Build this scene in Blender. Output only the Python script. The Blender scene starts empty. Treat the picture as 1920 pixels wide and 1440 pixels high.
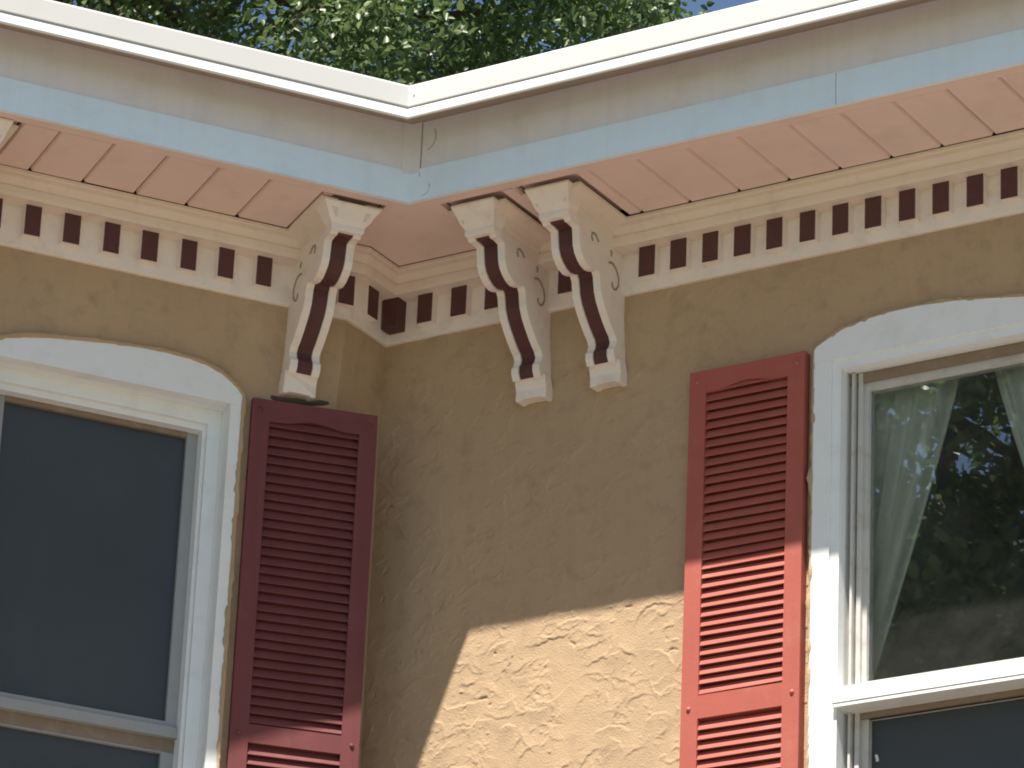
import bpy, bmesh, math, random
import numpy as np
from mathutils import Vector, Matrix

random.seed(7)
rng = np.random.default_rng(11)
scene = bpy.context.scene
COL = scene.collection

# ------------------------------------------------------------------ camera
cam_data = bpy.data.cameras.new('camera')
cam = bpy.data.objects.new('camera', cam_data)
COL.objects.link(cam)
yaw, pitch, roll = math.radians(-32.274), math.radians(23.206), math.radians(2.548)
fwd = Vector((math.sin(yaw) * math.cos(pitch), math.cos(yaw) * math.cos(pitch), math.sin(pitch)))
rgt = Vector((math.cos(yaw), -math.sin(yaw), 0))
upv = rgt.cross(fwd)
r2 = rgt * math.cos(roll) + upv * math.sin(roll)
u2 = -rgt * math.sin(roll) + upv * math.cos(roll)
m = Matrix((r2, u2, -fwd)).transposed().to_4x4()
m.translation = Vector((6.146, -9.170, 1.6))
cam.matrix_world = m
cam_data.sensor_width = 36
cam_data.lens = 8440.36 / 1920 * 36
cam_data.clip_start = 0.1
cam_data.clip_end = 2000
scene.camera = cam

# ------------------------------------------------------------------ light
SUN_TO = Vector((0.065, -0.408, 0.910)).normalized()        # towards the sun
w = bpy.data.worlds.new('World')
scene.world = w
w.use_nodes = True
nt = w.node_tree
nt.nodes.clear()
sky = nt.nodes.new('ShaderNodeTexSky')
sky.sky_type = 'NISHITA'
sky.sun_disc = False
sky.sun_elevation = math.asin(SUN_TO.z)
sky.sun_rotation = math.atan2(SUN_TO.x, SUN_TO.y)
sky.ozone_density = 2.0
sky.dust_density = 0.6
bg = nt.nodes.new('ShaderNodeBackground')
bg.inputs['Strength'].default_value = 0.056
wo = nt.nodes.new('ShaderNodeOutputWorld')
nt.links.new(sky.outputs[0], bg.inputs[0])
nt.links.new(bg.outputs[0], wo.inputs[0])
sd = bpy.data.lights.new('sun', 'SUN')
sd.energy = 4.9
sd.angle = math.radians(0.53)
sd.color = (1.0, 0.94, 0.85)
so = bpy.data.objects.new('sun', sd)
COL.objects.link(so)
so.rotation_euler = SUN_TO.to_track_quat('Z', 'Y').to_euler()
so.location = (0, -10, 30)
scene.view_settings.view_transform = 'Standard'
scene.view_settings.look = 'None'
scene.view_settings.gamma = 1
scene.view_settings.use_curve_mapping = False
scene.view_settings.exposure = 1.1
try:
    scene.cycles.max_bounces = 10
    scene.cycles.diffuse_bounces = 5
    scene.cycles.transparent_max_bounces = 16
    scene.cycles.use_denoising = True
    scene.cycles.filter_width = 1.9
except Exception:
    pass


# ------------------------------------------------------------------ materials
def mat(name, col, rough=0.6, var=0.08, scale=6.0, bump=0.0, bscale=60.0, dirt=None, dirt_amt=0.0, dirt_scale=9.0,
        spec=0.4, detail=4.0, streak=None, streak_amt=0.0):
    M = bpy.data.materials.new(name)
    M.use_nodes = True
    t = M.node_tree
    b = t.nodes['Principled BSDF']
    b.inputs['Roughness'].default_value = rough
    b.inputs['Specular IOR Level'].default_value = spec
    co = t.nodes.new('ShaderNodeTexCoord')
    geo = t.nodes.new('ShaderNodeNewGeometry')
    n = t.nodes.new('ShaderNodeTexNoise')
    n.inputs['Scale'].default_value = scale
    n.inputs['Detail'].default_value = detail
    t.links.new(geo.outputs['Position'], n.inputs['Vector'])
    mix = t.nodes.new('ShaderNodeMix')
    mix.data_type = 'RGBA'
    mix.inputs[6].default_value = [c * (1 - var) for c in col] + [1]
    mix.inputs[7].default_value = [min(1, c * (1 + var)) for c in col] + [1]
    t.links.new(n.outputs['Fac'], mix.inputs[0])
    out = mix.outputs[2]
    if dirt is not None:
        n2 = t.nodes.new('ShaderNodeTexNoise')
        n2.inputs['Scale'].default_value = dirt_scale
        n2.inputs['Detail'].default_value = 8
        n2.inputs['Roughness'].default_value = 0.65
        t.links.new(geo.outputs['Position'], n2.inputs['Vector'])
        r = t.nodes.new('ShaderNodeMapRange')
        r.inputs[1].default_value = 0.52
        r.inputs[2].default_value = 0.78
        r.inputs[3].default_value = 0
        r.inputs[4].default_value = dirt_amt
        t.links.new(n2.outputs['Fac'], r.inputs[0])
        m2 = t.nodes.new('ShaderNodeMix')
        m2.data_type = 'RGBA'
        m2.inputs[7].default_value = list(dirt) + [1]
        t.links.new(r.outputs[0], m2.inputs[0])
        t.links.new(out, m2.inputs[6])
        out = m2.outputs[2]
    if streak is not None:                               # rain streaks and grime running down
        mp = t.nodes.new('ShaderNodeMapping')
        mp.inputs['Scale'].default_value = (34, 34, 2.2)
        t.links.new(geo.outputs['Position'], mp.inputs['Vector'])
        n4 = t.nodes.new('ShaderNodeTexNoise')
        n4.inputs['Scale'].default_value = 1.0
        n4.inputs['Detail'].default_value = 6
        t.links.new(mp.outputs[0], n4.inputs['Vector'])
        r4 = t.nodes.new('ShaderNodeMapRange')
        r4.inputs[1].default_value = 0.48
        r4.inputs[2].default_value = 0.75
        r4.inputs[3].default_value = 0
        r4.inputs[4].default_value = streak_amt
        t.links.new(n4.outputs['Fac'], r4.inputs[0])
        m4 = t.nodes.new('ShaderNodeMix')
        m4.data_type = 'RGBA'
        m4.inputs[7].default_value = list(streak) + [1]
        t.links.new(r4.outputs[0], m4.inputs[0])
        t.links.new(out, m4.inputs[6])
        out = m4.outputs[2]
    t.links.new(out, b.inputs['Base Color'])
    if bump > 0:
        n3 = t.nodes.new('ShaderNodeTexNoise')
        n3.inputs['Scale'].default_value = bscale
        n3.inputs['Detail'].default_value = 5
        t.links.new(geo.outputs['Position'], n3.inputs['Vector'])
        bp = t.nodes.new('ShaderNodeBump')
        bp.inputs['Strength'].default_value = bump
        bp.inputs['Distance'].default_value = 0.004
        t.links.new(n3.outputs['Fac'], bp.inputs['Height'])
        t.links.new(bp.outputs[0], b.inputs['Normal'])
    return M


M_STUCCO = mat('stucco', (0.472, 0.333, 0.208), 0.9, 0.11, 3.0, 0.40, 190, (0.27, 0.185, 0.13), 0.55, 15.0, spec=0.15, streak=(0.36, 0.25, 0.17), streak_amt=0.18)
M_CREAM = mat('cream_paint', (0.85, 0.755, 0.69), 0.55, 0.05, 12, 0.22, 70, (0.52, 0.42, 0.33), 0.4, 18)
M_SOFFIT = mat('soffit_paint', (0.80, 0.622, 0.565), 0.6, 0.05, 7, 0.12, 70, (0.50, 0.36, 0.26), 0.3, 8)
M_MOLD = mat('tan_molding_paint', (0.80, 0.665, 0.575), 0.6, 0.05, 12, 0.2, 70, (0.50, 0.39, 0.30), 0.4, 16)
M_UNDER = mat('gutter_underside', (0.36, 0.275, 0.22), 0.7, 0.12, 14)  # darker brown strip laid below the gutter metal
M_CAVITY = mat('bare_wood', (0.12, 0.075, 0.05), 0.9, 0.2, 20)
M_MAROON = mat('maroon_paint', (0.095, 0.033, 0.031), 0.6, 0.15, 20, 0.2, 90, (0.15, 0.075, 0.06), 0.4, 30)
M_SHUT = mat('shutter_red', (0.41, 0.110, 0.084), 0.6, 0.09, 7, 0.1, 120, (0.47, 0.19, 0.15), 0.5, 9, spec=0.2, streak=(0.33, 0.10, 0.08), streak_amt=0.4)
M_SHUT_SHADE = mat('shutter_red_shade', (0.175, 0.054, 0.054), 0.6, 0.10, 7, 0.1, 120, (0.23, 0.10, 0.095), 0.4, 9, spec=0.2, streak=(0.13, 0.042, 0.042), streak_amt=0.4)  # shutter red with the left shutter's shade put into the colour
M_SHUTBACK = mat('shutter_back', (0.24, 0.05, 0.045), 0.7, 0.1, 9)
M_WHITE = mat('white_trim_paint', (0.83, 0.84, 0.85), 0.5, 0.03, 10, 0.15, 60, (0.55, 0.54, 0.50), 0.3, 14)
M_VINYL = mat('window_vinyl', (0.78, 0.78, 0.76), 0.4, 0.03, 8, 0.0, 60, (0.52, 0.47, 0.38), 0.45, 22)
M_SASHW = mat('weathered_sash', (0.55, 0.53, 0.50), 0.6, 0.08, 14, 0.1, 60, (0.34, 0.28, 0.21), 0.6, 20)
M_SASHB = mat('brown_sash_shade', (0.25, 0.185, 0.135), 0.7, 0.12, 14, 0.1, 60, (0.42, 0.36, 0.29), 0.5, 26)  # brown holds dirt plus painted shade and warm bounce under rails and heads
M_SASHG = mat('grey_sash', (0.34, 0.345, 0.35), 0.6, 0.08, 14, 0.1, 60, (0.28, 0.26, 0.23), 0.5, 20)
M_GUTTER_DIM = mat('gutter_band_dimmed', (0.60, 0.59, 0.565), 0.45, 0.02, 5, 0, 1, (0.54, 0.52, 0.49), 0.3, 7)  # greyer copy of the gutter metal: weaker sunlight put into the colour
M_GUTTER = mat('gutter_metal', (0.80, 0.79, 0.765), 0.4, 0.015, 5, 0, 1, (0.68, 0.66, 0.62), 0.2, 7)
M_FASCIA = mat('greige_fascia', (0.77, 0.725, 0.75), 0.6, 0.05, 4, 0.14, 60, (0.50, 0.45, 0.42), 0.35, 7, streak=(0.52, 0.47, 0.44), streak_amt=0.16)
M_BLUE = mat('pale_blue_trim', (0.76, 0.865, 0.965), 0.5, 0.04, 5, 0.12, 60, (0.60, 0.68, 0.72), 0.4, 9, streak=(0.60, 0.67, 0.72), streak_amt=0.16)
M_SCREEN = mat('insect_screen', (0.045, 0.051, 0.058), 0.42, 0.2, 2.6, 0.25, 420, (0.075, 0.088, 0.095), 0.5, 3.0, spec=0.5)
M_CURT = mat('curtain_cloth', (0.86, 0.85, 0.80), 0.9, 0.08, 10)
M_ROOM = mat('room_paint', (0.16, 0.15, 0.14), 0.9, 0.1, 2)
M_ROOF = mat('roof_felt', (0.09, 0.085, 0.08), 0.9, 0.15, 6)
M_DARK = mat('dark_brown', (0.10, 0.08, 0.065), 0.9, 0.2, 30)  # dark brown for the rivet and the painted gap shadow
M_SCROLL = mat('stroke_brown', (0.33, 0.27, 0.21), 0.7, 0.15, 30)  # darker brown for the scroll strokes
M_SCREW = mat('painted_screw', (0.44, 0.13, 0.11), 0.45, 0.1, 30)
M_PAVE = mat('concrete_drive', (0.175, 0.155, 0.14), 0.9, 0.12, 0.8, 0.3, 30, (0.14, 0.125, 0.11), 0.5, 1.5)
M_GRASS = mat('lawn', (0.075, 0.11, 0.035), 0.95, 0.3, 1.2, 0.4, 12)
M_BARK = mat('bark', (0.10, 0.075, 0.055), 0.95, 0.3, 8, 0.8, 14)


def leaf_mat(name, c1, c2):
    M = bpy.data.materials.new(name)
    M.use_nodes = True
    t = M.node_tree
    b = t.nodes['Principled BSDF']
    g = t.nodes.new('ShaderNodeNewGeometry')
    ramp = t.nodes.new('ShaderNodeValToRGB')
    ramp.color_ramp.elements[0].color = (*c1, 1)
    ramp.color_ramp.elements[1].color = (*c2, 1)
    t.links.new(g.outputs['Random Per Island'], ramp.inputs[0])
    t.links.new(ramp.outputs[0], b.inputs['Base Color'])
    b.inputs['Roughness'].default_value = 0.42
    b.inputs['Specular IOR Level'].default_value = 0.5
    tr = t.nodes.new('ShaderNodeBsdfTranslucent')
    t.links.new(ramp.outputs[0], tr.inputs[0])
    mx = t.nodes.new('ShaderNodeMixShader')
    mx.inputs[0].default_value = 0.38
    out = t.nodes['Material Output']
    t.links.new(b.outputs[0], mx.inputs[1])
    t.links.new(tr.outputs[0], mx.inputs[2])
    t.links.new(mx.outputs[0], out.inputs[0])
    return M


M_LEAF = leaf_mat('leaf', (0.055, 0.100, 0.032), (0.20, 0.265, 0.10))


def glass_mat(name, refl, tint):
    M = bpy.data.materials.new(name)
    M.use_nodes = True
    t = M.node_tree
    t.nodes.clear()
    out = t.nodes.new('ShaderNodeOutputMaterial')
    gl = t.nodes.new('ShaderNodeBsdfGlossy')
    gl.inputs['Roughness'].default_value = 0.0025
    gl.inputs['Color'].default_value = (0.95, 0.98, 1, 1)
    trn = t.nodes.new('ShaderNodeBsdfTransparent')
    trn.inputs[0].default_value = (*tint, 1)
    fr = t.nodes.new('ShaderNodeFresnel')
    fr.inputs[0].default_value = 1.5
    mul = t.nodes.new('ShaderNodeMath')
    mul.operation = 'MULTIPLY'
    mul.use_clamp = True
    mul.inputs[1].default_value = refl
    t.links.new(fr.outputs[0], mul.inputs[0])
    # slight waviness of old double glazing
    g = t.nodes.new('ShaderNodeNewGeometry')
    n = t.nodes.new('ShaderNodeTexNoise')
    n.inputs['Scale'].default_value = 5
    n.inputs['Detail'].default_value = 1
    t.links.new(g.outputs['Position'], n.inputs['Vector'])
    bp = t.nodes.new('ShaderNodeBump')
    bp.inputs['Strength'].default_value = 0.012
    bp.inputs['Distance'].default_value = 0.02
    t.links.new(n.outputs['Fac'], bp.inputs['Height'])
    t.links.new(bp.outputs[0], gl.inputs['Normal'])
    mx = t.nodes.new('ShaderNodeMixShader')
    t.links.new(mul.outputs[0], mx.inputs[0])
    t.links.new(trn.outputs[0], mx.inputs[1])
    t.links.new(gl.outputs[0], mx.inputs[2])
    df = t.nodes.new('ShaderNodeBsdfDiffuse')
    df.inputs[0].default_value = (0.62, 0.62, 0.58, 1)
    nd = t.nodes.new('ShaderNodeTexNoise')
    nd.inputs['Scale'].default_value = 9
    nd.inputs['Detail'].default_value = 7
    t.links.new(g.outputs['Position'], nd.inputs['Vector'])
    rd = t.nodes.new('ShaderNodeMapRange')
    rd.inputs[1].default_value = 0.3
    rd.inputs[2].default_value = 0.8
    rd.inputs[3].default_value = 0.015
    rd.inputs[4].default_value = 0.045
    t.links.new(nd.outputs['Fac'], rd.inputs[0])
    m3 = t.nodes.new('ShaderNodeMixShader')
    t.links.new(rd.outputs[0], m3.inputs[0])
    t.links.new(mx.outputs[0], m3.inputs[1])
    t.links.new(df.outputs[0], m3.inputs[2])
    t.links.new(m3.outputs[0], out.inputs[0])
    return M


M_GLASS = glass_mat('window_glass', 2.9, (0.95, 0.96, 0.94))


# ------------------------------------------------------------------ mesh helpers
class MB:
    def __init__(self):
        self.v = []
        self.f = []

    def add(self, vs, fs):
        o = len(self.v)
        assert max(max(f) for f in fs) < len(vs)
        self.v += [tuple(p) for p in vs]
        self.f += [tuple(i + o for i in f) for f in fs]
        return self

    def prism(self, poly, fn, a, b):
        """poly: list of 2-D points; fn(p, t) -> 3-D point; extruded from a to b"""
        n = len(poly)
        vs = [fn(p, a) for p in poly] + [fn(p, b) for p in poly]
        fs = [tuple(range(n))[::-1], tuple(range(n, 2 * n))]
        fs += [(i, (i + 1) % n, (i + 1) % n + n, i + n) for i in range(n)]
        return self.add(vs, fs)

    def box(self, fr, u0, u1, d0, d1, z0, z1):
        P = [(u0, d0, z0), (u1, d0, z0), (u1, d1, z0), (u0, d1, z0), (u0, d0, z1), (u1, d0, z1), (u1, d1, z1), (u0, d1, z1)]
        return self.add([fr(*p) for p in P],
                        [(0, 1, 2, 3), (4, 7, 6, 5), (0, 4, 5, 1), (1, 5, 6, 2), (2, 6, 7, 3), (3, 7, 4, 0)])

    def build(self, name, material, parent=None, smooth=False, bevel=0.0, kind=None):
        me = bpy.data.meshes.new(name)
        me.from_pydata(self.v, [], self.f)
        bm = bmesh.new()
        bm.from_mesh(me)
        bmesh.ops.recalc_face_normals(bm, faces=bm.faces)
        bm.to_mesh(me)
        bm.free()
        if smooth:
            for p in me.polygons:
                p.use_smooth = True
        me.materials.append(material)
        o = bpy.data.objects.new(name, me)
        COL.objects.link(o)
        if parent is not None:
            o.parent = parent
        if kind:
            o['kind'] = kind
        if bevel > 0:
            md = o.modifiers.new('bevel', 'BEVEL')
            md.width = bevel
            md.segments = 1
        return o


def tag(o, label=None, cat=None, group=None, kind=None):
    if label: o['label'] = label
    if cat: o['category'] = cat
    if group: o['group'] = group
    if kind: o['kind'] = kind
    return o


# ------------------------------------------------------------------ plan of the house
ANG = math.radians(124.53)
DL = np.array([math.cos(ANG), -math.sin(ANG)])      # along the left wall, away from the corner
NL = np.array([math.sin(ANG), math.cos(ANG)])       # outward normal of the left wall
KL = 0.071                                          # stucco plane of the left wall (NL . P)
XR = -0.056                                         # stucco plane of the short return


def FR(u, d, z):            # right wall frame: u along the wall, d out from the stucco
    return (u, -d, z)


def FL(s, d, z):            # left wall frame
    p = DL * s + NL * (KL + d)
    return (p[0], p[1], z)


def FT(u, d, z):            # return wall frame, u runs towards the camera
    return (XR + d, -u, z)


def path(t, far_s=2.2, far_x=3.2):
    """plan line at distance t in front of the stucco: left wall, return, right wall"""
    x = XR + t
    y = (KL + t - NL[0] * x) / NL[1]
    a = FL(far_s, t, 0)
    return [(a[0], a[1]), (x, y), (x, -t), (far_x, -t)]


def eave(t, far_s=2.2, far_x=3.2):
    """plan line of the eave, t in front of the fascia"""
    a, b = 0.471 + t, 0.424 + t
    x = (a + NL[1] * b) / NL[0]
    p = DL * far_s + NL * a
    return [(p[0], p[1]), (x, -b), (far_x, -b)]


def sweep(mb, profile, pathfn, closed=True):
    """profile: list of (t, z); swept along pathfn(t)"""
    cols = [pathfn(t) for t, z in profile]
    n, k = len(profile), len(cols[0])
    vs = [(cols[i][j][0], cols[i][j][1], profile[i][1]) for i in range(n) for j in range(k)]
    fs = []
    rng_ = range(n) if closed else range(n - 1)
    for i in rng_:
        i2 = (i + 1) % n
        for j in range(k - 1):
            fs.append((i * k + j, i * k + j + 1, i2 * k + j + 1, i2 * k + j))
    if closed:
        fs.append(tuple(i * k for i in range(n)))
        fs.append(tuple(i * k + k - 1 for i in range(n))[::-1])
    return mb.add(vs, fs)


house = bpy.data.objects.new('house', None)
COL.objects.link(house)
tag(house, 'tan stucco house corner with bracketed eaves, white windows and red louvered shutters', 'house')


# ------------------------------------------------------------------ ground
def sheet(name, material, pts, z):
    mb = MB()
    mb.add([(x, y, z) for x, y in pts], [tuple(range(len(pts)))])
    return tag(mb.build(name, material), kind='structure')


sheet('ground', M_GRASS, [(-900, -900), (900, -900), (900, 900), (-900, 900)], 0.0)
sheet('pavement', M_PAVE, [(-14, -17), (16, -17), (16, 4.0), (-14, 4.0)], 0.004)


# ------------------------------------------------------------------ stucco walls
def noise_field(nv, nu, res, wav):
    """smooth noise, feature size wav metres, std 1"""
    f = rng.standard_normal((nv, nu))
    ky = np.fft.fftfreq(nv, res)[:, None]
    kx = np.fft.rfftfreq(nu, res)[None, :]
    F = np.fft.rfft2(f) * np.exp(-(kx ** 2 + ky ** 2) * (wav ** 2) * 2)
    g = np.fft.irfft2(F, s=(nv, nu))
    return g / (g.std() + 1e-9)


def stucco_panel(mb, fr, u0, u1, z0, z1, res, amp=1.0, dens=520, m0=0.0, m1=0.0):
    nu, nv = int((u1 - u0) / res) + 1, int((z1 - z0) / res) + 1
    U = np.linspace(u0, u1, nu)
    Z = np.linspace(z0, z1, nv)
    H = np.zeros((nv, nu))
    patch = noise_field(nv, nu, res, 0.10)
    N = int(dens * (u1 - u0) * (z1 - z0))
    for i in range(N):
        cu, cz = rng.uniform(u0, u1), rng.uniform(z0, z1)
        pu, pz = int((cu - u0) / res), int((cz - z0) / res)
        loc = patch[min(pz, nv - 1), min(pu, nu - 1)]
        if loc < rng.normal(-0.25, 0.9):
            continue
        big = rng.random() < 0.22
        L = rng.uniform(0.022, 0.055) if big else rng.uniform(0.004, 0.016)
        h = rng.uniform(0.0010, 0.0028) if big else rng.uniform(0.0008, 0.0026)
        th = rng.normal(0.25, 0.75) + (math.pi if rng.random() < 0.3 else 0)
        cv = rng.normal(0, 9) if big else rng.normal(0, 25)
        back = rng.uniform(0.008, 0.022) if big else rng.uniform(0.003, 0.008)
        r = L * 1.5 + back
        iu0, iu1 = max(0, int((cu - r - u0) / res)), min(nu, int((cu + r - u0) / res) + 1)
        iz0, iz1 = max(0, int((cz - r - z0) / res)), min(nv, int((cz + r - z0) / res) + 1)
        if iu1 - iu0 < 2 or iz1 - iz0 < 2:
            continue
        A = U[None, iu0:iu1] - cu
        B = Z[iz0:iz1, None] - cz
        a = A * math.cos(th) + B * math.sin(th)
        b = -A * math.sin(th) + B * math.cos(th)
        b = b - cv * a * a + 0.0016 * np.sin(a * rng.uniform(120, 320) + rng.uniform(0, 6))
        wdt = np.exp(-np.clip(np.abs(a) / L, 0, 4) ** 3)
        g = np.where(b < 0, np.exp(-(b / 0.0017) ** 2), np.exp(-b / back))
        g = h * wdt * g
        blk = H[iz0:iz1, iu0:iu1]
        if not big and rng.random() < 0.38:
            H[iz0:iz1, iu0:iu1] = blk - 1.5 * h * wdt * np.exp(-(b / 0.0030) ** 2)
            continue
        H[iz0:iz1, iu0:iu1] = np.maximum(blk, g) + 0.25 * np.minimum(blk, g)
    H += 0.0004 * noise_field(nv, nu, res, 0.07) + 0.00006 * noise_field(nv, nu, res, 0.012)
    eu = np.clip(np.minimum(U - u0, u1 - U) / 0.012, 0, 1)[None, :]
    ez = np.clip(np.minimum(Z - z0, z1 - Z) / 0.012, 0, 1)[:, None]
    H = np.clip(H, -0.004, 0.0065) * eu * ez * amp
    UU, ZZ = np.meshgrid(U, Z)
    q = np.clip((ZZ - 6.20) / 0.20, 0, 1)              # the render swells out to meet the frieze
    flare = 0.018 * q * q * (3 - 2 * q)
    H = H + flare
    tt = (UU - u0) / (u1 - u0)
    UU = UU + flare * (m0 * (1 - tt) + m1 * tt)
    base = np.array(fr(0, 0, 0))
    du = np.array(fr(1, 0, 0)) - base
    dd = np.array(fr(0, 1, 0)) - base
    P = base + UU[..., None] * du + H[..., None] * dd
    P[..., 2] = ZZ
    return P.reshape(-1, 3), nu, nv


def wall_object(name, fr, panels, quads):
    """panels: (u0,u1,z0,z1,res,dens) displaced; quads: plain (u0,u1,z0,z1)"""
    vs, fs, o = [], [], 0
    for pn in panels:
        u0, u1, z0, z1, res, dens = pn[:6]
        P, nu, nv = stucco_panel(None, fr, u0, u1, z0, z1, res, 1.0, dens, *pn[6:])
        idx = np.arange(nu * nv).reshape(nv, nu) + o
        q = np.stack([idx[:-1, :-1], idx[:-1, 1:], idx[1:, 1:], idx[1:, :-1]], -1).reshape(-1, 4)
        vs.append(P)
        fs.append(q)
        o += nu * nv
    for (u0, u1, z0, z1) in quads:
        vs.append(np.array([fr(u0, 0, z0), fr(u1, 0, z0), fr(u1, 0, z1), fr(u0, 0, z1)]))
        fs.append(np.array([[o, o + 1, o + 2, o + 3]]))
        o += 4
    V = np.concatenate(vs)
    Q = np.concatenate(fs)
    me = bpy.data.meshes.new(name)
    me.vertices.add(len(V))
    me.vertices.foreach_set('co', V.astype(np.float32).ravel())
    me.loops.add(Q.size)
    me.loops.foreach_set('vertex_index', Q.astype(np.int32).ravel())
    me.polygons.add(len(Q))
    me.polygons.foreach_set('loop_start', np.arange(0, Q.size, 4, dtype=np.int32))
    me.polygons.foreach_set('use_smooth', np.ones(len(Q), dtype=bool))
    me.update(calc_edges=True)
    me.materials.append(M_STUCCO)
    ob = bpy.data.objects.new(name, me)
    COL.objects.link(ob)
    ob.parent = house
    return ob


S_BEND = -0.0                                        # where the left wall meets the return
yb = (KL - NL[0] * XR) / NL[1]
S_BEND = XR * DL[0] + yb * DL[1]
pb1 = path(0.045)[1]
M_L = ((pb1[0] * DL[0] + pb1[1] * DL[1]) - S_BEND) / 0.045      # mitre of the swell at the bend
M_T = (-pb1[1] + yb) / 0.045
WR0, WR1 = 1.30, 1.965                               # opening of the right window
WL0, WL1 = 0.495, 1.15                               # opening of the left window
wr = wall_object('wall', FR, [(XR, 1.30, 4.92, 6.46, 0.0027, 2700), (1.30, 1.965, 6.15, 6.46, 0.005, 1500)],
                 [(XR, 1.30, 6.46, 6.90), (1.30, 1.965, 6.46, 6.90), (1.965, 5.0, 0, 6.90), (XR, 1.30, 0, 4.92), (1.30, 1.965, 0, 4.2)])
tag(wr, 'tan stucco wall with a sunlit patch between corner and red shutter')
wl = wall_object('wall', FL, [(S_BEND, WL0, 4.92, 6.46, 0.004, 1500, M_L, 0.0), (WL0, 1.15, 6.14, 6.46, 0.005, 1200), (1.15, 2.0, 5.9, 6.46, 0.01, 200)],
                 [(S_BEND, WL0, 6.46, 6.90), (WL0, 1.15, 6.46, 6.90), (1.15, 2.0, 6.46, 6.90), (1.15, 2.0, 0, 5.9), (2.0, 5.0, 0, 6.90),
                  (S_BEND, WL0, 0, 4.92), (WL0, 1.15, 0, 4.2)])
tag(wl, 'shaded tan stucco wall around the dark screened window')
wt = wall_object('wall', FT, [(0.0, -yb, 4.92, 6.46, 0.005, 300, 0.0, M_T)], [(0.0, -yb, 6.46, 6.90), (0.0, -yb, 0, 4.92)])
tag(wt, 'narrow shaded stucco return in the corner behind the left shutter')

# back of the house: plain outer shell and a dark room behind the windows
eL = FL(5.0, 0, 0)
mb = MB()
ring = [(5.0, 0.0), (5.0, 4.6), (-4.2, 4.6), (eL[0] - 2.2, eL[1] + 1.5), (eL[0], eL[1])]
for i in range(len(ring) - 1):
    (xa, ya), (xb, yb2) = ring[i], ring[i + 1]
    mb.add([(xa, ya, 0), (xb, yb2, 0), (xb, yb2, 6.9), (xa, ya, 6.9)], [(0, 1, 2, 3)])
mb.build('back_wall', M_STUCCO, house)
mb = MB()
mb.box(lambda u, d, z: (u, d, z), 0.55, 3.4, 0.22, 3.2, 3.9, 6.5)
mb.f = [f for i, f in enumerate(mb.f) if i != 2]
rm = mb.build('room', M_ROOM, house)
# room walls return to the window opening
mb = MB()
mb.add([(0.55, 0.22, 3.9), (WR0 - .02, 0.22, 3.9), (WR0 - .02, 0.22, 6.5), (0.55, 0.22, 6.5)], [(0, 1, 2, 3)])
mb.add([(WR1 + .02, 0.22, 3.9), (3.4, 0.22, 3.9), (3.4, 0.22, 6.5), (WR1 + .02, 0.22, 6.5)], [(0, 1, 2, 3)])
mb.add([(WR0 - .02, 0.22, 6.16), (WR1 + .02, 0.22, 6.16), (WR1 + .02, 0.22, 6.5), (WR0 - .02, 0.22, 6.5)], [(0, 1, 2, 3)])
for x in (WR0 - .02, WR1 + .02):
    mb.add([(x, 0.11, 4.2), (x, 0.22, 4.2), (x, 0.22, 6.16), (x, 0.11, 6.16)], [(0, 1, 2, 3)])
mb.add([(WR0 - .02, 0.11, 6.16), (WR1 + .02, 0.11, 6.16), (WR1 + .02, 0.22, 6.16), (WR0 - .02, 0.22, 6.16)], [(0, 1, 2, 3)])
mb.build('window_reveal', M_ROOM, house)

# roof: a low slope that starts behind the gutter
ev = eave(0.10, 5.0, 5.4)
mb = MB()
vs = [(p[0], p[1], 6.866) for p in ev] + [(5.4, 4.9, 7.35), (-4.4, 4.9, 7.35), (eL[0] - 2.6, eL[1] + 1.6, 7.1)]
mb.add(vs, [(0, 1, 4, 5), (1, 2, 3, 4)])
mb.build('roof', M_ROOF, house)

# ------------------------------------------------------------------ frieze, dentils, bed moulding
ZF, ZS = 6.423, 6.611
TF = 0.032
mb = MB()
sweep(mb, [(0.002, ZF), (TF - .004, ZF), (TF, ZF + .003), (TF, 6.60), (0.002, 6.60)], path)
frieze = mb.build('frieze', M_CREAM, house)
tag(frieze, 'cream frieze board under the eaves')
D0, D1, DZ0, DZ1, TD = 0.0, 0.048, 6.453, 6.552, 0.0245


def dentil(fr, u0, u1, z0=DZ0, z1=DZ1, allm=False):
    jz = random.uniform(-.0012, .0012)
    mb = MB()
    mb.box(fr, u0, u1, TF - .001, TF + TD - .002, z0 + jz, z1 + .002)
    d = mb.build('dentil', M_MAROON if allm else M_CREAM, frieze)
    mb = MB()
    e = 0.0015
    mb.box(fr, u0 + e, u1 - e, TF + TD - .0018, TF + TD + .0012, z0 + jz + .001, z1 - .001)
    # painted face plate
    me = d.data
    bm = bmesh.new()
    bm.from_mesh(me)
    vv = [bm.verts.new(v) for v in mb.v]
    for f in mb.f:
        ff = bm.faces.new([vv[i] for i in f])
        ff.material_index = 1 if not allm else 0
    bmesh.ops.recalc_face_normals(bm, faces=bm.faces)
    bm.to_mesh(me)
    bm.free()
    me.materials.append(M_MAROON)
    return d


xs = [.099, .205, .311, .535] + [.778 + .0938 * i for i in range(22)]
for x in xs:
    x -= .017
    dentil(FR, x + random.uniform(-.0015, .0015), x + .048 + random.uniform(-.0015, .0015))
ss = [.199] + [.434 + .1063 * i for i in range(8)] + [1.40 + .1063 * i for i in range(5)]
for s in ss:
    s -= .009 + random.uniform(-.0015, .0015)
    dentil(FL, s, s + .046 + random.uniform(-.0015, .0015))
dentil(FT, .122, .170)
# the block squeezed into the corner, painted on all faces
mb = MB()
mb.box(lambda u, d, z: (u, d, z), -0.020, .030, -.072, -.016, 6.450, 6.552)
tag(mb.build('dentil', M_MAROON, frieze, bevel=.001), 'maroon corner block')

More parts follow.
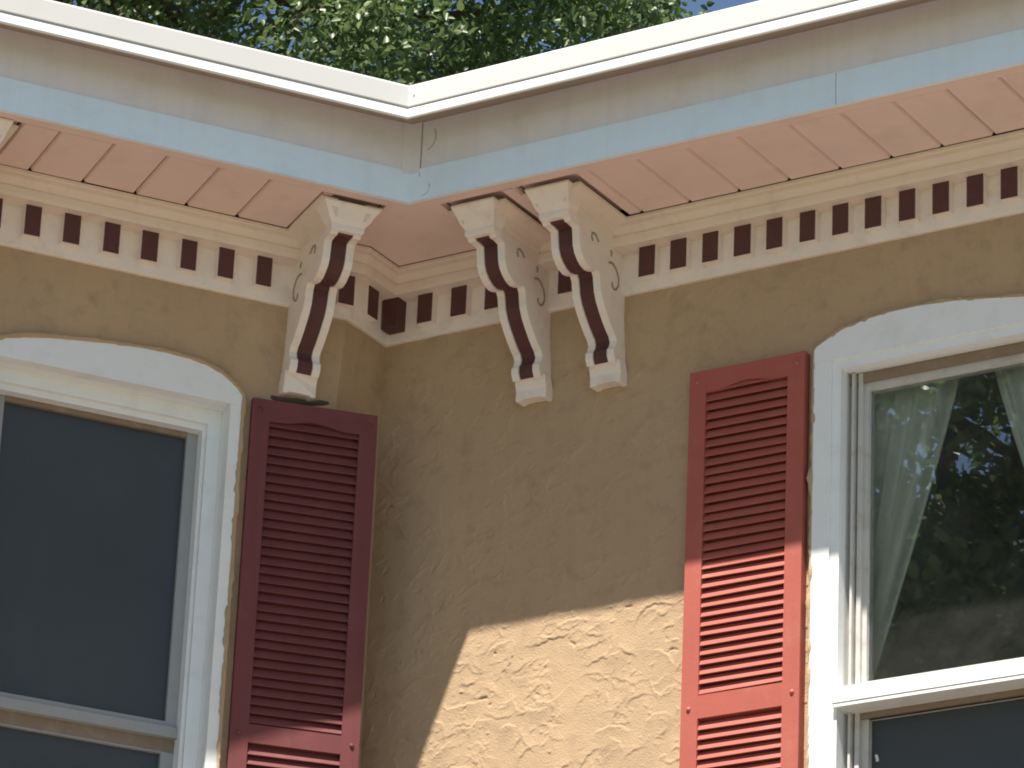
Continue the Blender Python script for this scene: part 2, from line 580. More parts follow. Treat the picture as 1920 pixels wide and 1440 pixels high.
mb = MB()
sweep(mb, [(.03, 6.536), (.086, 6.536), (.0885, 6.545), (.090, 6.562), (.0865, 6.566), (.090, 6.572), (.098, 6.586), (.0985, 6.597), (.101, 6.600), (.101, ZS - .002), (.03, ZS - .002)], path)
mb.build('bed_molding', M_MOLD, house)

# ------------------------------------------------------------------ brackets
PROFILE = [(.314, 6.533), (.307, 6.530), (.300, 6.524), (.285, 6.525), (.263, 6.522), (.2595, 6.50), (.256, 6.476), (.247, 6.458), (.233, 6.445),
           (.215, 6.435), (.195, 6.431), (.174, 6.435), (.159, 6.441), (.151, 6.430), (.147, 6.41), (.143, 6.391), (.131, 6.367),
           (.114, 6.346), (.095, 6.325), (.077, 6.308), (.062, 6.297), (.055, 6.285), (.058, 6.271), (.068, 6.258), (.067, 6.242), (.058, 6.226)]


def band(mb, fr, pr_o, pr_i, u0, u1):
    n = len(pr_o)
    vs = []
    for (d, z), (di, zi) in zip(pr_o, pr_i):
        vs += [fr(u0, d, z), fr(u1, d, z), fr(u1, di, zi), fr(u0, di, zi)]
    fs = []
    for i in range(n - 1):
        a, b = 4 * i, 4 * (i + 1)
        for k in range(4):
            fs.append((a + k, a + (k + 1) % 4, b + (k + 1) % 4, b + k))
    fs += [(0, 1, 2, 3), (4 * n - 1, 4 * n - 2, 4 * n - 3, 4 * n - 4)]
    return mb.add(vs, fs)


def tube(mb, pts, r, n=6):
    pts = [Vector(p) for p in pts]
    vs, fs = [], []
    for i, p in enumerate(pts):
        t = (pts[min(i + 1, len(pts) - 1)] - pts[max(i - 1, 0)]).normalized()
        a = t.cross(Vector((0.3, 0.2, 0.93))).normalized()
        b = t.cross(a)
        for k in range(n):
            an = 2 * math.pi * k / n
            vs.append(p + (a * math.cos(an) + b * math.sin(an)) * r)
    for i in range(len(pts) - 1):
        for k in range(n):
            fs.append((i * n + k, i * n + (k + 1) % n, (i + 1) * n + (k + 1) % n, (i + 1) * n + k))
    fs += [tuple(range(n)), tuple(range((len(pts) - 1) * n, len(pts) * n))[::-1]]
    return mb.add([tuple(v) for v in vs], fs)


def bracket(fr, uc, label, side_out=.024, front_out=.046, drop=0.0):
    hw = 0.041
    F = lambda u, d, z: fr(uc + u, d, z)
    inner = [(max(d - .007, .03), z + .005) for d, z in PROFILE]
    poly = inner + [(0.0, 6.20), (0.0, 6.60), (.325, 6.60)]
    mb = MB()
    mb.prism(poly, lambda p, t: F(t, p[0], p[1]), -hw + .001, hw - .001)
    shaft = mb.build('bracket', M_CREAM, house)
    tag(shaft, label)
    # raised white edges and the maroon strip between them
    back = [(max(d - .012, .02), z + .009) for d, z in PROFILE]
    for a, b in ((-hw - .0015, -.0215), (.0215, hw + .0015)):
        mb = MB()
        band(mb, F, PROFILE, back, a, b)
        mb.build('edge_bead', M_CREAM, shaft)
    mb = MB()
    fo = [(d - .0045, z + .0035) for d, z in PROFILE]
    band(mb, F, fo, back, -.0212, .0212)
    mb.build('face_strip', M_MAROON, shaft)
    # foot block, hollowed underneath
    mb = MB()
    foot = [(-.046, 6.237), (.046, 6.237), (.0455, 6.205), (.046, 6.178), (.036, 6.1765), (.026, 6.181), (.0, 6.182), (-.026, 6.181), (-.036, 6.1765), (-.046, 6.178), (-.0455, 6.205)]
    mb.prism(foot, lambda p, t: F(p[0], t + (.010 if p[1] > 6.22 else 0), p[1]), 0.0, .036)
    mb.build('foot_block', M_CREAM, shaft, bevel=.0012)
    # crown: the bed moulding returns round the top of the bracket
    prof = [(.0, 6.532), (.10, 6.535), (.14, 6.546), (.11, 6.550), (.22, 6.556), (.42, 6.564), (.56, 6.575), (.68, 6.585), (.90, 6.597), (1.0, 6.603), (1.0, 6.6085)]
    mb = MB()
    cols = []
    for o, z in prof:
        fo, so_ = o * front_out, o * side_out
        z = 6.532 + (z - 6.532) * (1 - drop)
        cols.append([F(-hw - so_, .28, z), F(-hw - so_, .314 + fo, z), F(hw + so_, .314 + fo, z), F(hw + so_, .28, z)])
    k, n = 4, len(prof)
    vs = [p for c in cols for p in c]
    fs = [(i * k + j, i * k + (j + 1) % k, (i + 1) * k + (j + 1) % k, (i + 1) * k + j) for i in range(n - 1) for j in range(4)]
    fs += [(0, 3, 2, 1), ((n - 1) * k, (n - 1) * k + 1, (n - 1) * k + 2, (n - 1) * k + 3)]
    mb.add(vs, fs)
    mb.build('crown_molding', M_CREAM, shaft)
    # the bed moulding runs out along both cheeks under the soffit
    side = [(.0, 6.562), (.004, 6.566), (.010, 6.576), (.020, 6.586), (.036, 6.594), (.046, 6.602), (.048, 6.6085), (.0, 6.6085)]
    for sg in (-1, 1):
        mb = MB()
        mb.prism(side, lambda p, t: F(sg * (hw - .002 + p[0]), t, p[1]), .09, .338)
        mb.build('side_molding', M_MOLD, shaft)
    # scroll on both cheeks, drawn as thin dark strokes
    arcs = [[(.190, 6.512), (.196, 6.523), (.194, 6.533), (.184, 6.537), (.172, 6.533), (.160, 6.522)],
            [(.098, 6.524), (.093, 6.517), (.094, 6.509)],
            [(.106, 6.486), (.094, 6.491), (.082, 6.490), (.068, 6.482), (.058, 6.470), (.053, 6.456), (.054, 6.440), (.063, 6.427), (.076, 6.422), (.086, 6.430), (.084, 6.438)]]
    for sgn in (-1, 1):
        for a in arcs:
            mb = MB()
            tube(mb, [F(sgn * (hw - .0012), d, z) for d, z in a], .0036)
            mb.build('scroll_carving', M_SCROLL, shaft)
    return shaft


bracket(FL, .321, 'cream and maroon scroll bracket above the shaded left shutter', .037, .031, .10)
bracket(FR, .436, 'cream and maroon scroll bracket, middle one of the three at the corner')
bracket(FR, .660, 'cream and maroon scroll bracket nearest the sunlit right shutter')
bracket(FL, 1.315, 'cream bracket cut off by the left edge of the photo')

# ------------------------------------------------------------------ soffit
mb = MB()
a = eave(-.01, 2.2, 3.2)
b = path(.02, 2.2, 3.2)
vs = [(p[0], p[1], ZS + .03) for p in a] + [(p[0], p[1], ZS + .03) for p in b]
mb.add(vs, [(0, 3, 4, 1), (1, 4, 5), (1, 5, 6, 2)])
soffit = mb.build('soffit', M_CAVITY, house)
tag(soffit, 'peach painted board soffit')


def plank(fr, u0, u1, d0a, d1, d0b=None):
    """a soffit board between u0 and u1, from the moulding out to the fascia"""
    g = .0015
    mb = MB()
    e = .0045
    z0 = ZS + random.uniform(-.0012, .0012)
    d0b = d0a if d0b is None else d0b
    sec = [(u0 + g, z0 + .007), (u0 + g + e, z0), (u1 - g - e, z0), (u1 - g, z0 + .007), (u1 - g, z0 + .018), (u0 + g, z0 + .018)]
    n = len(sec)
    vs = [fr(u, d0a, z) for u, z in sec] + [fr(u, d1, z) for u, z in sec]
    fs = [tuple(range(n))[::-1], tuple(range(n, 2 * n))] + [(i, (i + 1) % n, (i + 1) % n + n, i + n) for i in range(n)]
    mb.add(vs, fs)
    return mb.build('plank', M_SOFFIT, soffit)


FASC_R, FASC_L = .424, .400          # soffit depth from the stucco
# right wall boards, joints measured from the corner
jr = [.795, .937, 1.081, 1.225, 1.371, 1.515, 1.656, 1.799] + [1.943 + .144 * i for i in range(9)]
for u0, u1 in zip(jr[:-1], jr[1:]):
    plank(FR, u0, u1, .1035 + random.uniform(0, .001), .378)
jl = [.405, .551, .692, .833, .977, 1.121, 1.222]
for u0, u1 in zip(jl[:-1], jl[1:]):
    plank(FL, u0, u1, .1015 + random.uniform(0, .001), .352)
for u0, u1 in ((1.41, 1.55), (1.55, 1.69), (1.69, 1.83), (1.83, 1.97), (1.97, 2.11)):
    plank(FL, u0, u1, .1015, .352)
# boards between and beside the brackets
plank(FR, .752, .795, .1035, .378)
plank(FR, .527, .570, .1035, .372)
plank(FL, .372, .405, .1015, .345)
# recessed panels over the bracket crowns
for fr, u0, u1, d0, d1 in ((FR, .348, .526, .1, .375), (FR, .571, .751, .1, .375), (FL, .233, .371, .1, .350), (FL, 1.223, 1.409, .1, .350)):
    mb = MB()
    mb.box(fr, u0, u1, d0, d1, ZS + .021, ZS + .028)
    mb.build('bracket_panel', M_SOFFIT, soffit)
# plain corner panel
mb = MB()
c0 = path(.102)
pts = [(.347, -.102), (c0[2][0], c0[2][1]), (c0[1][0], c0[1][1])]
q1 = FL(.232, .1015, 0); q2 = FL(.232, .362, 0)
ein = eave(-.030)[1]
q3 = (.347, -.385)
poly = [(q3[0], -.102), (c0[2][0], c0[2][1]), (c0[1][0], c0[1][1]), (q1[0], q1[1]), (q2[0], q2[1]), ein, q3]
mb.prism(poly, lambda p, t: (p[0], p[1], t), ZS, ZS + .018)
tag(mb.build('corner_panel', M_SOFFIT, soffit), 'plain peach soffit panel in the corner')
# outer board of the soffit, running along the fascia
mb = MB()
sweep(mb, [(-.047, ZS + .0002), (-.0105, ZS + .0002), (-.0105, ZS + .02), (-.047, ZS + .02)], eave)
mb.build('edge_board', M_SOFFIT, soffit)

# ------------------------------------------------------------------ fascia
ZB = 6.699                       # paint line
ZG = 6.842
mb = MB()
sweep(mb, [(0, ZB), (0, ZG + .04), (-.02, ZG + .04), (-.02, ZB)], eave)
fascia = mb.build('fascia', M_FASCIA, house)
tag(fascia, 'greige fascia board below the white gutter')
mb = MB()
sweep(mb, [(.0035, ZS - .002), (.0025, ZB + .001), (-.010, ZB + .001), (-.010, ZS - .002)], eave)
tag(mb.build('trim_strip', M_BLUE, fascia), 'pale blue strip along the lower fascia')
# cover over the inside mitre
mb = MB()
e0, e1 = eave(.0035)[1], eave(.0005)[1]
pr, pl = (e0[0] + .030, e0[1]), (e0[0] + DL[0] * .022, e0[1] + DL[1] * .022)
pr2, pl2 = (e1[0] + .032, e1[1] + .001), (e1[0] + DL[0] * .024 - NL[0] * .001, e1[1] + DL[1] * .024 - NL[1] * .001)
mb.prism([pl, e0, pr, pr2, e1, pl2], lambda p, t: (p[0], p[1], t), ZB - .010, ZG - .001)
mb.build('corner_cover', M_FASCIA, fascia)


M_SEAM_SHADE = mat('paint_seam_shade', (0.30, 0.30, 0.30), 0.8, 0.2, 30)  # grey for paint cracks, seams and the painted shadow line


def crack_shade(pts, r=.0012):
    mb = MB()
    tube(mb, [(x, -.424 - off, z) for x, z, off in pts], r, 5)
    return mb.build('paint_crack_shade', M_SEAM_SHADE, fascia)


crack_shade([(.352, 6.808, 0), (.356, 6.79, 0), (.355, 6.775, 0), (.349, 6.762, 0), (.340, 6.754, 0), (.331, 6.751, 0)])
crack_shade([(.345, 6.650, .003), (.346, 6.640, .003), (.342, 6.628, .003), (.334, 6.622, .003), (.323, 6.620, .003)], .001)
xc = eave(.0035)[1][0] + .0315
crack_shade([(xc, ZG - .002, .001), (xc + .0006, 6.77, .001), (xc - .0004, ZB - .006, .0015), (xc, ZB - .022, .004)], .0009)
crack_shade([(xc, ZG - .0065, .001), (.9, ZG - .0062, .001), (1.6, ZG - .0066, .001), (3.0, ZG - .0064, .001)], .0013)  # dark bead painted in as the thin shadow gap below the gutter
crack_shade([(1.526, 6.697, .003), (1.5255, 6.66, .003), (1.5265, 6.61, .0035)], .0008)

# ------------------------------------------------------------------ gutter
mb = MB()
sweep(mb, [(.0008, ZG - .002), (.012, ZG - .006), (.105, 6.793), (.112, 6.787), (.1205, 6.7865), (.1215, 6.790), (.1135, 6.8185), (.108, 6.8195), (.108, 6.86), (-.02, 6.862)], eave)
gutter = mb.build('gutter', M_GUTTER, house)
tag(gutter, 'white metal gutter along the roof edge, bright in the sun')
mb = MB()
sweep(mb, [(.1085, 6.8205), (.1165, 6.8205), (.1172, 6.823), (.1165, 6.8785), (.113, 6.884), (.100, 6.885), (.1085, 6.879)], eave)
mb.build('upper_band', M_GUTTER_DIM, gutter)
mb = MB()
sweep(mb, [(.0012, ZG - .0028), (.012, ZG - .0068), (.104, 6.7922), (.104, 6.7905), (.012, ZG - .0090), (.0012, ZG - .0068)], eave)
tag(mb.build('underside', M_UNDER, gutter), 'brown underside of the gutter')
mb = MB()
e = eave(.1165)[1]
tube(mb, [(e[0] + .016, e[1] - .0005, 6.853), (e[0] + .019, e[1] - .0005, 6.848), (e[0] + .016, e[1] - .0005, 6.844)], .0012, 5)
mb.build('rivet', M_DARK, gutter)


# ------------------------------------------------------------------ windows
def arch_casing(fr, arch, u_in0, u_in1, z_in, z_bot, d0, d1):
    """casing: arched outer edge, straight head, two legs"""
    mb = MB()
    n = len(arch)
    uo0, uo1 = arch[0][0], arch[-1][0]
    # tympanum as a strip of quads between the arch and the straight head
    vs = []
    for (u, z) in arch:
        for d in (d0, d1):
            vs.append(fr(u, d, z))
            vs.append(fr(u, d, z_in))
    fs = []
    for i in range(n - 1):
        a, b = 4 * i, 4 * i + 4
        fs += [(a + 2, a + 3, b + 3, b + 2), (a, b, b + 1, a + 1), (a, a + 2, b + 2, b), (a + 1, b + 1, b + 3, a + 3)]
    fs += [(0, 1, 3, 2), (4 * n - 4, 4 * n - 2, 4 * n - 1, 4 * n - 3)]
    mb.add(vs, fs)
    mb.box(fr, uo0, u_in0, d0, d1 - .0005, z_bot, z_in - .0003)
    mb.box(fr, u_in1, uo1, d0, d1 - .0005, z_bot, z_in - .0003)
    return mb


ZBOT = 4.25
# ---- left window
archL = [(.467, 6.150), (.480, 6.168), (.500, 6.184), (.53, 6.203), (.57, 6.217), (.62, 6.225), (.69, 6.229), (.76, 6.227), (.84, 6.221), (.92, 6.212), (1.0, 6.202), (1.07, 6.189), (1.131, 6.172), (1.179, 6.150)]
mbL = arch_casing(FL, archL, .499, 1.147, 6.124, ZBOT, -.02, .012)
winL = mbL.build('window', M_WHITE, house)
tag(winL, 'arched white window with a dark insect screen, beside the shaded shutter')


def frame_rect(mb, fr, u0, u1, z0, z1, wl_, wr_, wt, wb, d0, d1):
    mb.box(fr, u0, u0 + wl_, d0, d1, z0, z1)
    mb.box(fr, u1 - wr_, u1, d0, d1, z0, z1)
    if wt: mb.box(fr, u0 + wl_, u1 - wr_, d0 + .0004, d1 - .0004, z1 - wt, z1)
    if wb: mb.box(fr, u0 + wl_, u1 - wr_, d0 + .0004, d1 - .0004, z0, z0 + wb)
    return mb


# inner frame, set back: stepped head and jambs
mb = MB()
frame_rect(mb, FL, .4995, 1.1465, ZBOT, 6.1235, .036, .036, .040, 0, -.12, -.052)
frame_rect(mb, FL, .5354, 1.1106, ZBOT, 6.0836, .008, .008, .016, 0, -.12, -.068)
mb.build('frame', M_WHITE, winL)
# jamb and head lining of the recess
mb = MB()
mb.box(FL, .4992, 1.1468, -.06, -.0205, 6.1238, 6.14)
mb.box(FL, .488, .4991, -.06, -.0205, ZBOT, 6.135)
mb.box(FL, 1.1469, 1.158, -.06, -.0205, ZBOT, 6.135)
mb.build('jamb', M_WHITE, winL)
mb = MB()
frame_rect(mb, FL, .5436, 1.1024, 5.258, 6.0674, .030, .030, .014, .016, -.13, -.100)
mb.build('upper_sash', M_SASHG, winL)
mb = MB()
mb.box(FL, .5436, 1.1024, -.128, -.088, 5.230, 5.2575)
mb.build('meeting_rail', M_SASHG, winL)
mb = MB()
mb.box(FL, .5437, 1.1023, -.128, -.108, 5.196, 5.2297)
mb.build('lower_rail', M_SASHB, winL)
mb = MB()
mb.box(FL, .5738, 1.0722, -.128, -.0985, 6.0532, 6.068)
mb.build('head_strip', M_SASHB, winL)
mb = MB()
frame_rect(mb, FL, .5436, 1.1024, ZBOT, 5.1955, .034, .034, .004, .03, -.14, -.108)
mb.build('lower_sash', M_SASHG, winL)
for z0, z1, d in ((5.272, 6.055, -.112), (ZBOT + .02, 5.194, -.122)):
    mb = MB()
    mb.box(FL, .566, 1.08, d - .003, d, z0, z1)
    tag(mb.build('insect_screen', M_SCREEN, winL), 'dark insect screen')
mb = MB()
mb.box(FL, .45, 1.2, -.30, -.15, ZBOT - .1, 6.2)
mb.build('blackout_backing', M_ROOM, winL)

# ---- right window
archR = [(1.260, 6.163), (1.267, 6.172), (1.30, 6.189), (1.34, 6.206), (1.40, 6.220), (1.47, 6.2275), (1.548, 6.229), (1.65, 6.223), (1.75, 6.210), (1.84, 6.196), (1.92, 6.180), (1.99, 6.160), (2.0, 6.155)]
mbR = arch_casing(FR, archR, 1.309, 1.951, 6.128, ZBOT, -.01, .020)
winR = mbR.build('window', M_WHITE, house)
tag(winR, 'arched white window with glass reflecting trees, right of the sunlit shutter')
mb = MB()
frame_rect(mb, FR, 1.3092, 1.9508, ZBOT, 6.1278, .024, .024, .024, 0, -.02, .013)
mb.build('frame', M_WHITE, winR)
mb = MB()
mb.box(FR, 1.296, 1.964, -.11, -.0205, 6.1045, 6.13)
mb.box(FR, 1.296, 1.333, -.11, -.0205, ZBOT, 6.104)
mb.box(FR, 1.927, 1.964, -.11, -.0205, ZBOT, 6.104)
mb.build('jamb', M_VINYL, winR)
# slide tracks
for u0, u1, d0, d1 in ((1.345, 1.352, -.05, -.022), (1.3575, 1.370, -.05, -.034), (1.8900, 1.9025, -.05, -.034), (1.908, 1.915, -.05, -.022)):
    mb = MB()
    mb.box(FR, u0, u1, d0, d1, ZBOT, 6.103)
    mb.build('track', M_SASHW, winR, bevel=.001)
mb = MB()
frame_rect(mb, FR, 1.3335, 1.9265, 5.256, 6.1035, .0485, .0485, .045, .030, -.075, -.046)
mb.build('upper_sash', M_SASHW, winR)
mb = MB()
mb.box(FR, 1.3337, 1.9263, -.06, -.036, 6.078, 6.1036)
mb.build('head_strip', M_SASHB, winR)
mb = MB()
mb.box(FR, 1.3705, 1.8895, -.06, -.040, 5.190, 5.2042)
mb.build('lower_rail', M_SASHB, winR)
# the heavy meeting rail, three bands with grooves between
mr = MB()
mr.box(FR, 1.326, 1.934, -.04, .024, 5.2285, 5.2555)
mr.box(FR, 1.326, 1.934, -.04, .0205, 5.2262, 5.2284)
mr.box(FR, 1.326, 1.934, -.04, .0275, 5.2150, 5.2261)
mr.box(FR, 1.326, 1.934, -.04, .022, 5.2128, 5.2149)
mr.box(FR, 1.326, 1.934, -.04, .026, 5.2045, 5.2127)
mr.build('meeting_rail', M_VINYL, winR)
mb = MB()
frame_rect(mb, FR, 1.3335, 1.9265, ZBOT, 5.2040, .0545, .0545, .014, .04, -.085, -.050)
mb.build('lower_sash', M_SASHW, winR)
mb = MB()
mb.box(FR, 1.375, 1.885, -.0632, -.0592, 5.275, 6.066)
tag(mb.build('pane', M_GLASS, winR), 'clear pane reflecting tree leaves and sky')
mb = MB()
mb.box(FR, 1.380, 1.88, -.0702, -.0682, ZBOT + .02, 5.196)
tag(mb.build('insect_screen', M_SCREEN, winR), 'dark screen below the meeting rail')
mb = MB()
tube(mb, [FR(1.404, -.060, 5.100), FR(1.404, -.066, 5.092), FR(1.404, -.067, 5.085)], .004, 6)
mb.build('screen_tab', M_VINYL, winR)


# ragged lip of stucco left round the casings
def ragged_edge(fr, line, d, parent):
    pts = []
    for (a, b) in zip(line[:-1], line[1:]):
        n = max(1, int(math.hypot(b[0] - a[0], b[1] - a[1]) / .012))
        pts += [(a[0] + (b[0] - a[0]) * i / n, a[1] + (b[1] - a[1]) * i / n) for i in range(n)]
    pts.append(line[-1])
    vs, fs = [], []
    n = 6
    g = 0.0
    for i, (u, z) in enumerate(pts):
        g = .7 * g + random.gauss(0, .0016)
        r = .0052 + abs(g)
        a = pts[max(i - 1, 0)]
        b = pts[min(i + 1, len(pts) - 1)]
        tu, tz = b[0] - a[0], b[1] - a[1]
        l = math.hypot(tu, tz)
        nu_, nz_ = -tz / l, tu / l
        for k in range(n):
            an = 2 * math.pi * k / n
            w_ = r * math.cos(an) + g * .6
            vs.append(fr(u + nu_ * w_, d + r * 1.5 * math.sin(an), z + nz_ * w_))
    for i in range(len(pts) - 1):
        for k in range(n):
            fs.append((i * n + k, i * n + (k + 1) % n, (i + 1) * n + (k + 1) % n, (i + 1) * n + k))
    mb = MB()
    mb.add(vs, fs)
    return mb.build('stucco_lip', M_STUCCO, parent, smooth=True)


ragged_edge(FL, [(.465, ZBOT)] + [(u - .002 if i == 0 else u, z + .003) for i, (u, z) in enumerate(archL)], .009, winL)
ragged_edge(FR, [(1.257, ZBOT)] + [(u - .003 if i == 0 else u, z + .003) for i, (u, z) in enumerate(archR)], .011, winR)


# ------------------------------------------------------------------ shutters
def shutter(fr, wd, ztop, zmid0, zmid1, label, paint):
    """fr(u, d, z): u from 0 to wd, front face at d = 0; zmid0..zmid1 is the middle rail"""
    st = .0475
    T = .0275
    zb = 4.30
    mb = MB()
    mb.box(fr, 0, st, -T, 0, zb, ztop)
    mb.box(fr, wd - st, wd, -T, 0, zb, ztop)
    mb.box(fr, st, wd - st, -T, -.0006, zmid0, zmid1)
    mb.box(fr, st, wd - st, -T, -.0006, zb, zb + .07)
    # top rail with a flat arch cut in its lower edge
    n = 16
    vs = []
    for i in range(n + 1):
        t = i / n
        u = st + (wd - 2 * st) * t
        if t < .16 or t > .84:
            h = 0
        else:
            h = .5 - .5 * math.cos((t - .16) / .68 * 2 * math.pi)
            h = h ** .7
        zl = ztop - .060 + .013 * h
        for d in (-T, -.0006):
            vs += [fr(u, d, ztop), fr(u, d, zl)]
    fs = []
    for i in range(n):
        a, b = 4 * i, 4 * i + 4
        fs += [(a + 2, a + 3, b + 3, b + 2), (a, b, b + 1, a + 1), (a, a + 2, b + 2, b), (a + 1, b + 1, b + 3, a + 3)]
    mb.add(vs, fs)
    sh = mb.build('shutter', paint, house)
    tag(sh, label)
    mb = MB()
    mb.box(fr, st * .5, wd - st * .5, -T - .003, -T + .004, zb + .01, ztop - .02)
    mb.build('backing', M_SHUTBACK, sh)
    # louvers
    p = .02535

    def louver(z):
        mb = MB()
        sec = [(-.0024, 0.0), (-.0016, .0018), (-.0125, .0226), (-.015, .0220), (-.0060, .0012)]
        jz, jt = random.gauss(0, .0004), random.gauss(0, .0006)
        mb.prism(sec, lambda q, t: fr(t, q[0], z + jz + q[1] + (jt if t > wd / 2 else -jt)), st - .002, wd - st + .002)
        mb.build('louver', paint, sh)
    z = zmid1 + .003
    while z < ztop - .058:
        louver(z)
        z += p
    z = zmid0 - p - .006
    while z > zb + .07:
        louver(z)
        z -= p
    for u, zz in ((.022, ztop - .03), (wd - .022, ztop - .03), (.022, (zmid0 + zmid1) / 2 - .003), (wd - .020, (zmid0 + zmid1) / 2 + .001)):
        mb = MB()
        ring = []
        c = Vector(fr(u, 0, zz))
        ax = (Vector(fr(u, 1, zz)) - c).normalized()
        e1 = (Vector(fr(u + 1, 0, zz)) - c).normalized()
        e2 = Vector((0, 0, 1))
        vs = []
        for (rr, dd) in ((.0062, 0), (.0056, .0028), (.003, .0044)):
            for k in range(10):
                an = 2 * math.pi * k / 10
                vs.append(c + e1 * rr * math.cos(an) + e2 * rr * math.sin(an) + ax * dd)
        fs = [(j * 10 + k, j * 10 + (k + 1) % 10, (j + 1) * 10 + (k + 1) % 10, (j + 1) * 10 + k) for j in range(2) for k in range(10)]
        fs.append(tuple(range(20, 30)))
        mb.add([tuple(v) for v in vs], fs)
        mb.build('screw', M_SCREW if paint is M_SHUT else M_SHUT_SHADE, sh, smooth=True)
    return sh


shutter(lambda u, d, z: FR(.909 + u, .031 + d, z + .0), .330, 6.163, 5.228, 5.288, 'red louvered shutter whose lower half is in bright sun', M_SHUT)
# the left shutter stands off the wall at its free edge
pa = np.array(FL(.4425, .021, 0)[:2])
pb = np.array(FL(.1100, .068, 0)[:2])
dv = (pb - pa) / np.linalg.norm(pb - pa)
nv_ = np.array([dv[1], -dv[0]])
if nv_ @ NL < 0: nv_ = -nv_
LW = float(np.linalg.norm(pb - pa))


def FS(u, d, z):
    p = pa + dv * u + nv_ * d
    return (p[0], p[1], z)


shutter(FS, LW, 6.150, 5.213, 5.262, 'red louvered shutter, its shade put into a darker colour, standing off the wall at the corner', M_SHUT_SHADE)
# dark tube standing in for the shadow between bracket foot and shutter head
mb = MB()
tube(mb, [FL(.385, -.006, 6.171), FL(.36, -.001, 6.168), FL(.30, .0, 6.174), FL(.27, -.003, 6.177), FL(.25, -.001, 6.183), FL(.225, -.007, 6.187)], .0085, 7)
mb.build('gap_shadow', M_DARK, house)
# short furring block that holds the free edge
mb = MB()
mb.box(FS, LW - .10, LW - .05, -.12, -.034, 5.9, 5.96)
mb.build('furring_block', M_SHUTBACK, house)


# ------------------------------------------------------------------ curtains behind the right window
def curtain(name, label, top0, top1, bot0, bot1, ztop, ztie, yc):
    nu, nz = 60, 24
    vs, fs = [], []
    for layer in (0, 1):
        for j in range(nz + 1):
            t = j / nz
            e = t ** 1.15
            a = top0 + (bot0 - top0) * e
            b = top1 + (bot1 - top1) * e
            z = ztop + (ztie - ztop) * t
            for i in range(nu + 1):
                s = i / nu
                amp = .015 * (1 - .35 * t)
                y = yc + amp * math.sin(s * 2 * math.pi * 5.5 + 1.3 * math.sin(s * 4)) + layer * .004
                vs.append((a + (b - a) * s, y, z - .05 * s * t * (1 if bot0 < top0 + 1 else 1)))
    k = nu + 1
    off = (nz + 1) * k
    for layer in (0, 1):
        o = layer * off
        for j in range(nz):
            for i in range(nu):
                q = (o + j * k + i, o + j * k + i + 1, o + (j + 1) * k + i + 1, o + (j + 1) * k + i)
                fs.append(q if layer == 0 else q[::-1])
    mb = MB()
    mb.add(vs, fs)
    o = mb.build(name, M_CURT, None, smooth=True)
    tag(o, label, 'curtain', 'tied back curtains in the right window')
    return o


curtain('curtain', 'pale curtain tied back to the left inside the right window', 1.30, 1.615, 1.27, 1.345, 6.20, 5.33, .118)
curtain('curtain', 'pale curtain tied back to the right inside the right window', 1.665, 1.99, 1.93, 1.99, 6.20, 5.33, .118)


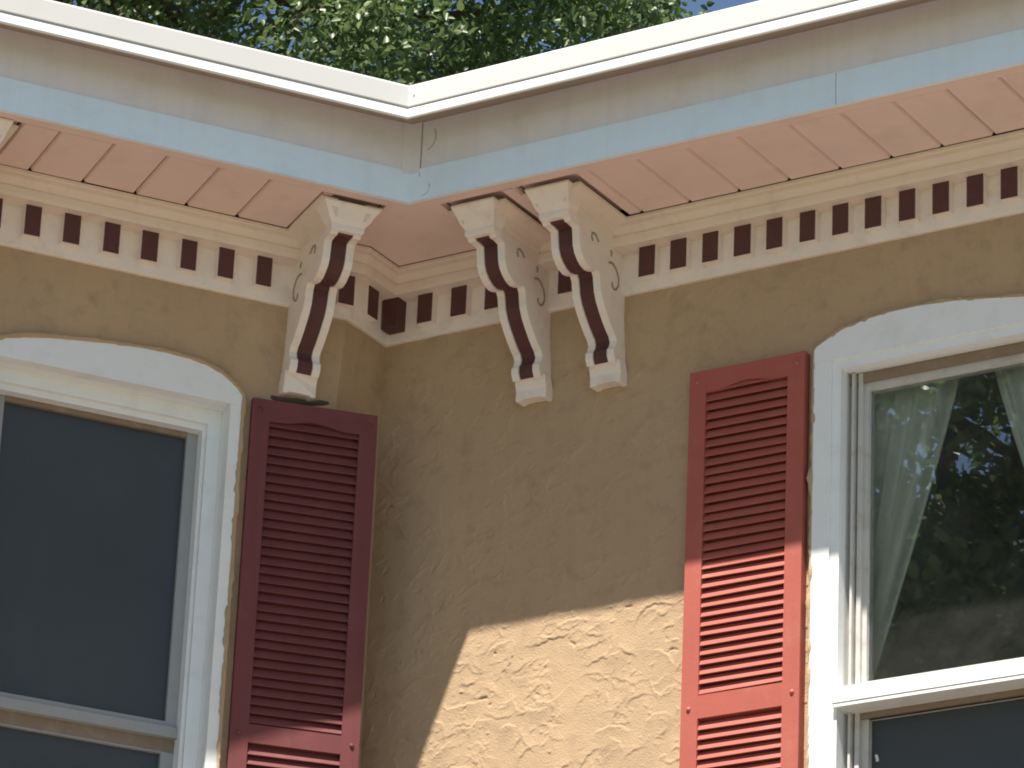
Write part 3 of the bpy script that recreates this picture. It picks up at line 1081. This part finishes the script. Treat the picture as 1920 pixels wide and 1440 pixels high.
# ------------------------------------------------------------------ trees
def tree(name, label, base, height, crown_c, radii, n_clump, n_leaf, leaf, seed, group=None):
    r = np.random.default_rng(seed)
    root = bpy.data.objects.new(name, None)
    COL.objects.link(root)
    root.location = base
    tag(root, label, 'tree', group)
    base = np.array(base)
    cc = np.array(crown_c) - base
    R = np.array(radii)
    # trunk and limbs
    mb = MB()

    def limb(p0, p1, r0, r1, bend, segs=7):
        pts, rad = [], []
        for i in range(segs + 1):
            t = i / segs
            p = p0 + (p1 - p0) * t + bend * math.sin(t * math.pi)
            pts.append(p)
            rad.append(r0 + (r1 - r0) * t)
        vs, fs = [], []
        n = 8
        for i, p in enumerate(pts):
            tv = Vector(pts[min(i + 1, segs)] - pts[max(0, i - 1)]).normalized()
            a = tv.cross(Vector((.4, .9, .1))).normalized()
            b = tv.cross(a)
            for q in range(n):
                an = 2 * math.pi * q / n
                vs.append(tuple(Vector(p) + (a * math.cos(an) + b * math.sin(an)) * rad[i]))
        for i in range(segs):
            for q in range(n):
                fs.append((i * n + q, i * n + (q + 1) % n, (i + 1) * n + (q + 1) % n, (i + 1) * n + q))
        mb.add(vs, fs)

    top = cc + np.array([0, 0, R[2] * .55])
    limb(np.zeros(3), top, .22, .03, np.array([.15, .1, 0]), 10)
    # clumps through the crown volume
    cl = []
    while len(cl) < n_clump:
        p = r.uniform(-1, 1, 3)
        q = np.linalg.norm(p)
        if q > 1 or q < .25:
            continue
        if r.random() > .35 + .65 * q:
            continue
        cl.append(cc + p * R * (1 + .10 * math.sin(5 * p[0] + 3 * p[2])))
    cl = np.array(cl)
    for i in range(0, n_clump, 16):
        z0 = max(cc[2] - R[2] * .8, 1.5) + r.uniform(0, R[2])
        f = z0 / top[2]
        p0 = top * f
        limb(p0, cl[i], .045, .008, r.normal(0, .12, 3), 6)
    mb.build('trunk', M_BARK, root, smooth=True)
    # leaves
    N = n_clump * n_leaf
    ci = np.repeat(np.arange(n_clump), n_leaf)
    cs = r.uniform(.26, .52, n_clump)[ci]
    d = r.standard_normal((N, 3))
    d /= np.linalg.norm(d, axis=1)[:, None]
    P = cl[ci] + d * (cs * r.random(N) ** .45)[:, None] * np.array([1.1, 1.1, .85])
    nrm = r.standard_normal((N, 3)) * .8 + np.array([0, -.45, .5])
    nrm /= np.linalg.norm(nrm, axis=1)[:, None]
    ax = np.cross(nrm, r.standard_normal((N, 3)))
    ax /= np.linalg.norm(ax, axis=1)[:, None]
    bx = np.cross(nrm, ax)
    L = leaf * r.uniform(.65, 1.3, N)[:, None]
    Wd = L * r.uniform(.26, .36, N)[:, None]
    fold = nrm * (L * .12)
    tip = P + ax * L
    v = np.stack([P, P + ax * L * .28 + bx * Wd * .85 + fold * .7, P + ax * L * .62 + bx * Wd * .8 + fold * .6, tip - fold * .8,
                  P + ax * L * .62 - bx * Wd * .8 + fold * .6, P + ax * L * .28 - bx * Wd * .85 + fold * .7], 1).reshape(-1, 3)
    i6 = np.arange(N)[:, None] * 6
    tris = np.concatenate([i6 + np.array(q) for q in ((0, 1, 2), (0, 2, 3), (0, 3, 4), (0, 4, 5))], 1).reshape(-1, 3)
    me = bpy.data.meshes.new('crown')
    me.vertices.add(len(v))
    me.vertices.foreach_set('co', v.astype(np.float32).ravel())
    me.loops.add(tris.size)
    me.loops.foreach_set('vertex_index', tris.astype(np.int32).ravel())
    me.polygons.add(len(tris))
    me.polygons.foreach_set('loop_start', np.arange(0, tris.size, 3, dtype=np.int32))
    me.update(calc_edges=True)
    me.materials.append(M_LEAF)
    o = bpy.data.objects.new('crown', me)
    COL.objects.link(o)
    o.parent = root
    return root


tree('leafy_tree', 'tall green leafy tree rising behind the roof', (-7.15, 7.7, 0), 16, (-7.15, 7.6, 13.0), (3.3, 3.3, 3.6), 640, 340, .054, 3)
tree('leafy_tree', 'leafy tree across the yard, seen reflected in the right window', (-4.3, -11.8, 0), 15, (-4.3, -11.8, 10.9), (3.3, 3.0, 3.5), 540, 200, .085, 5)
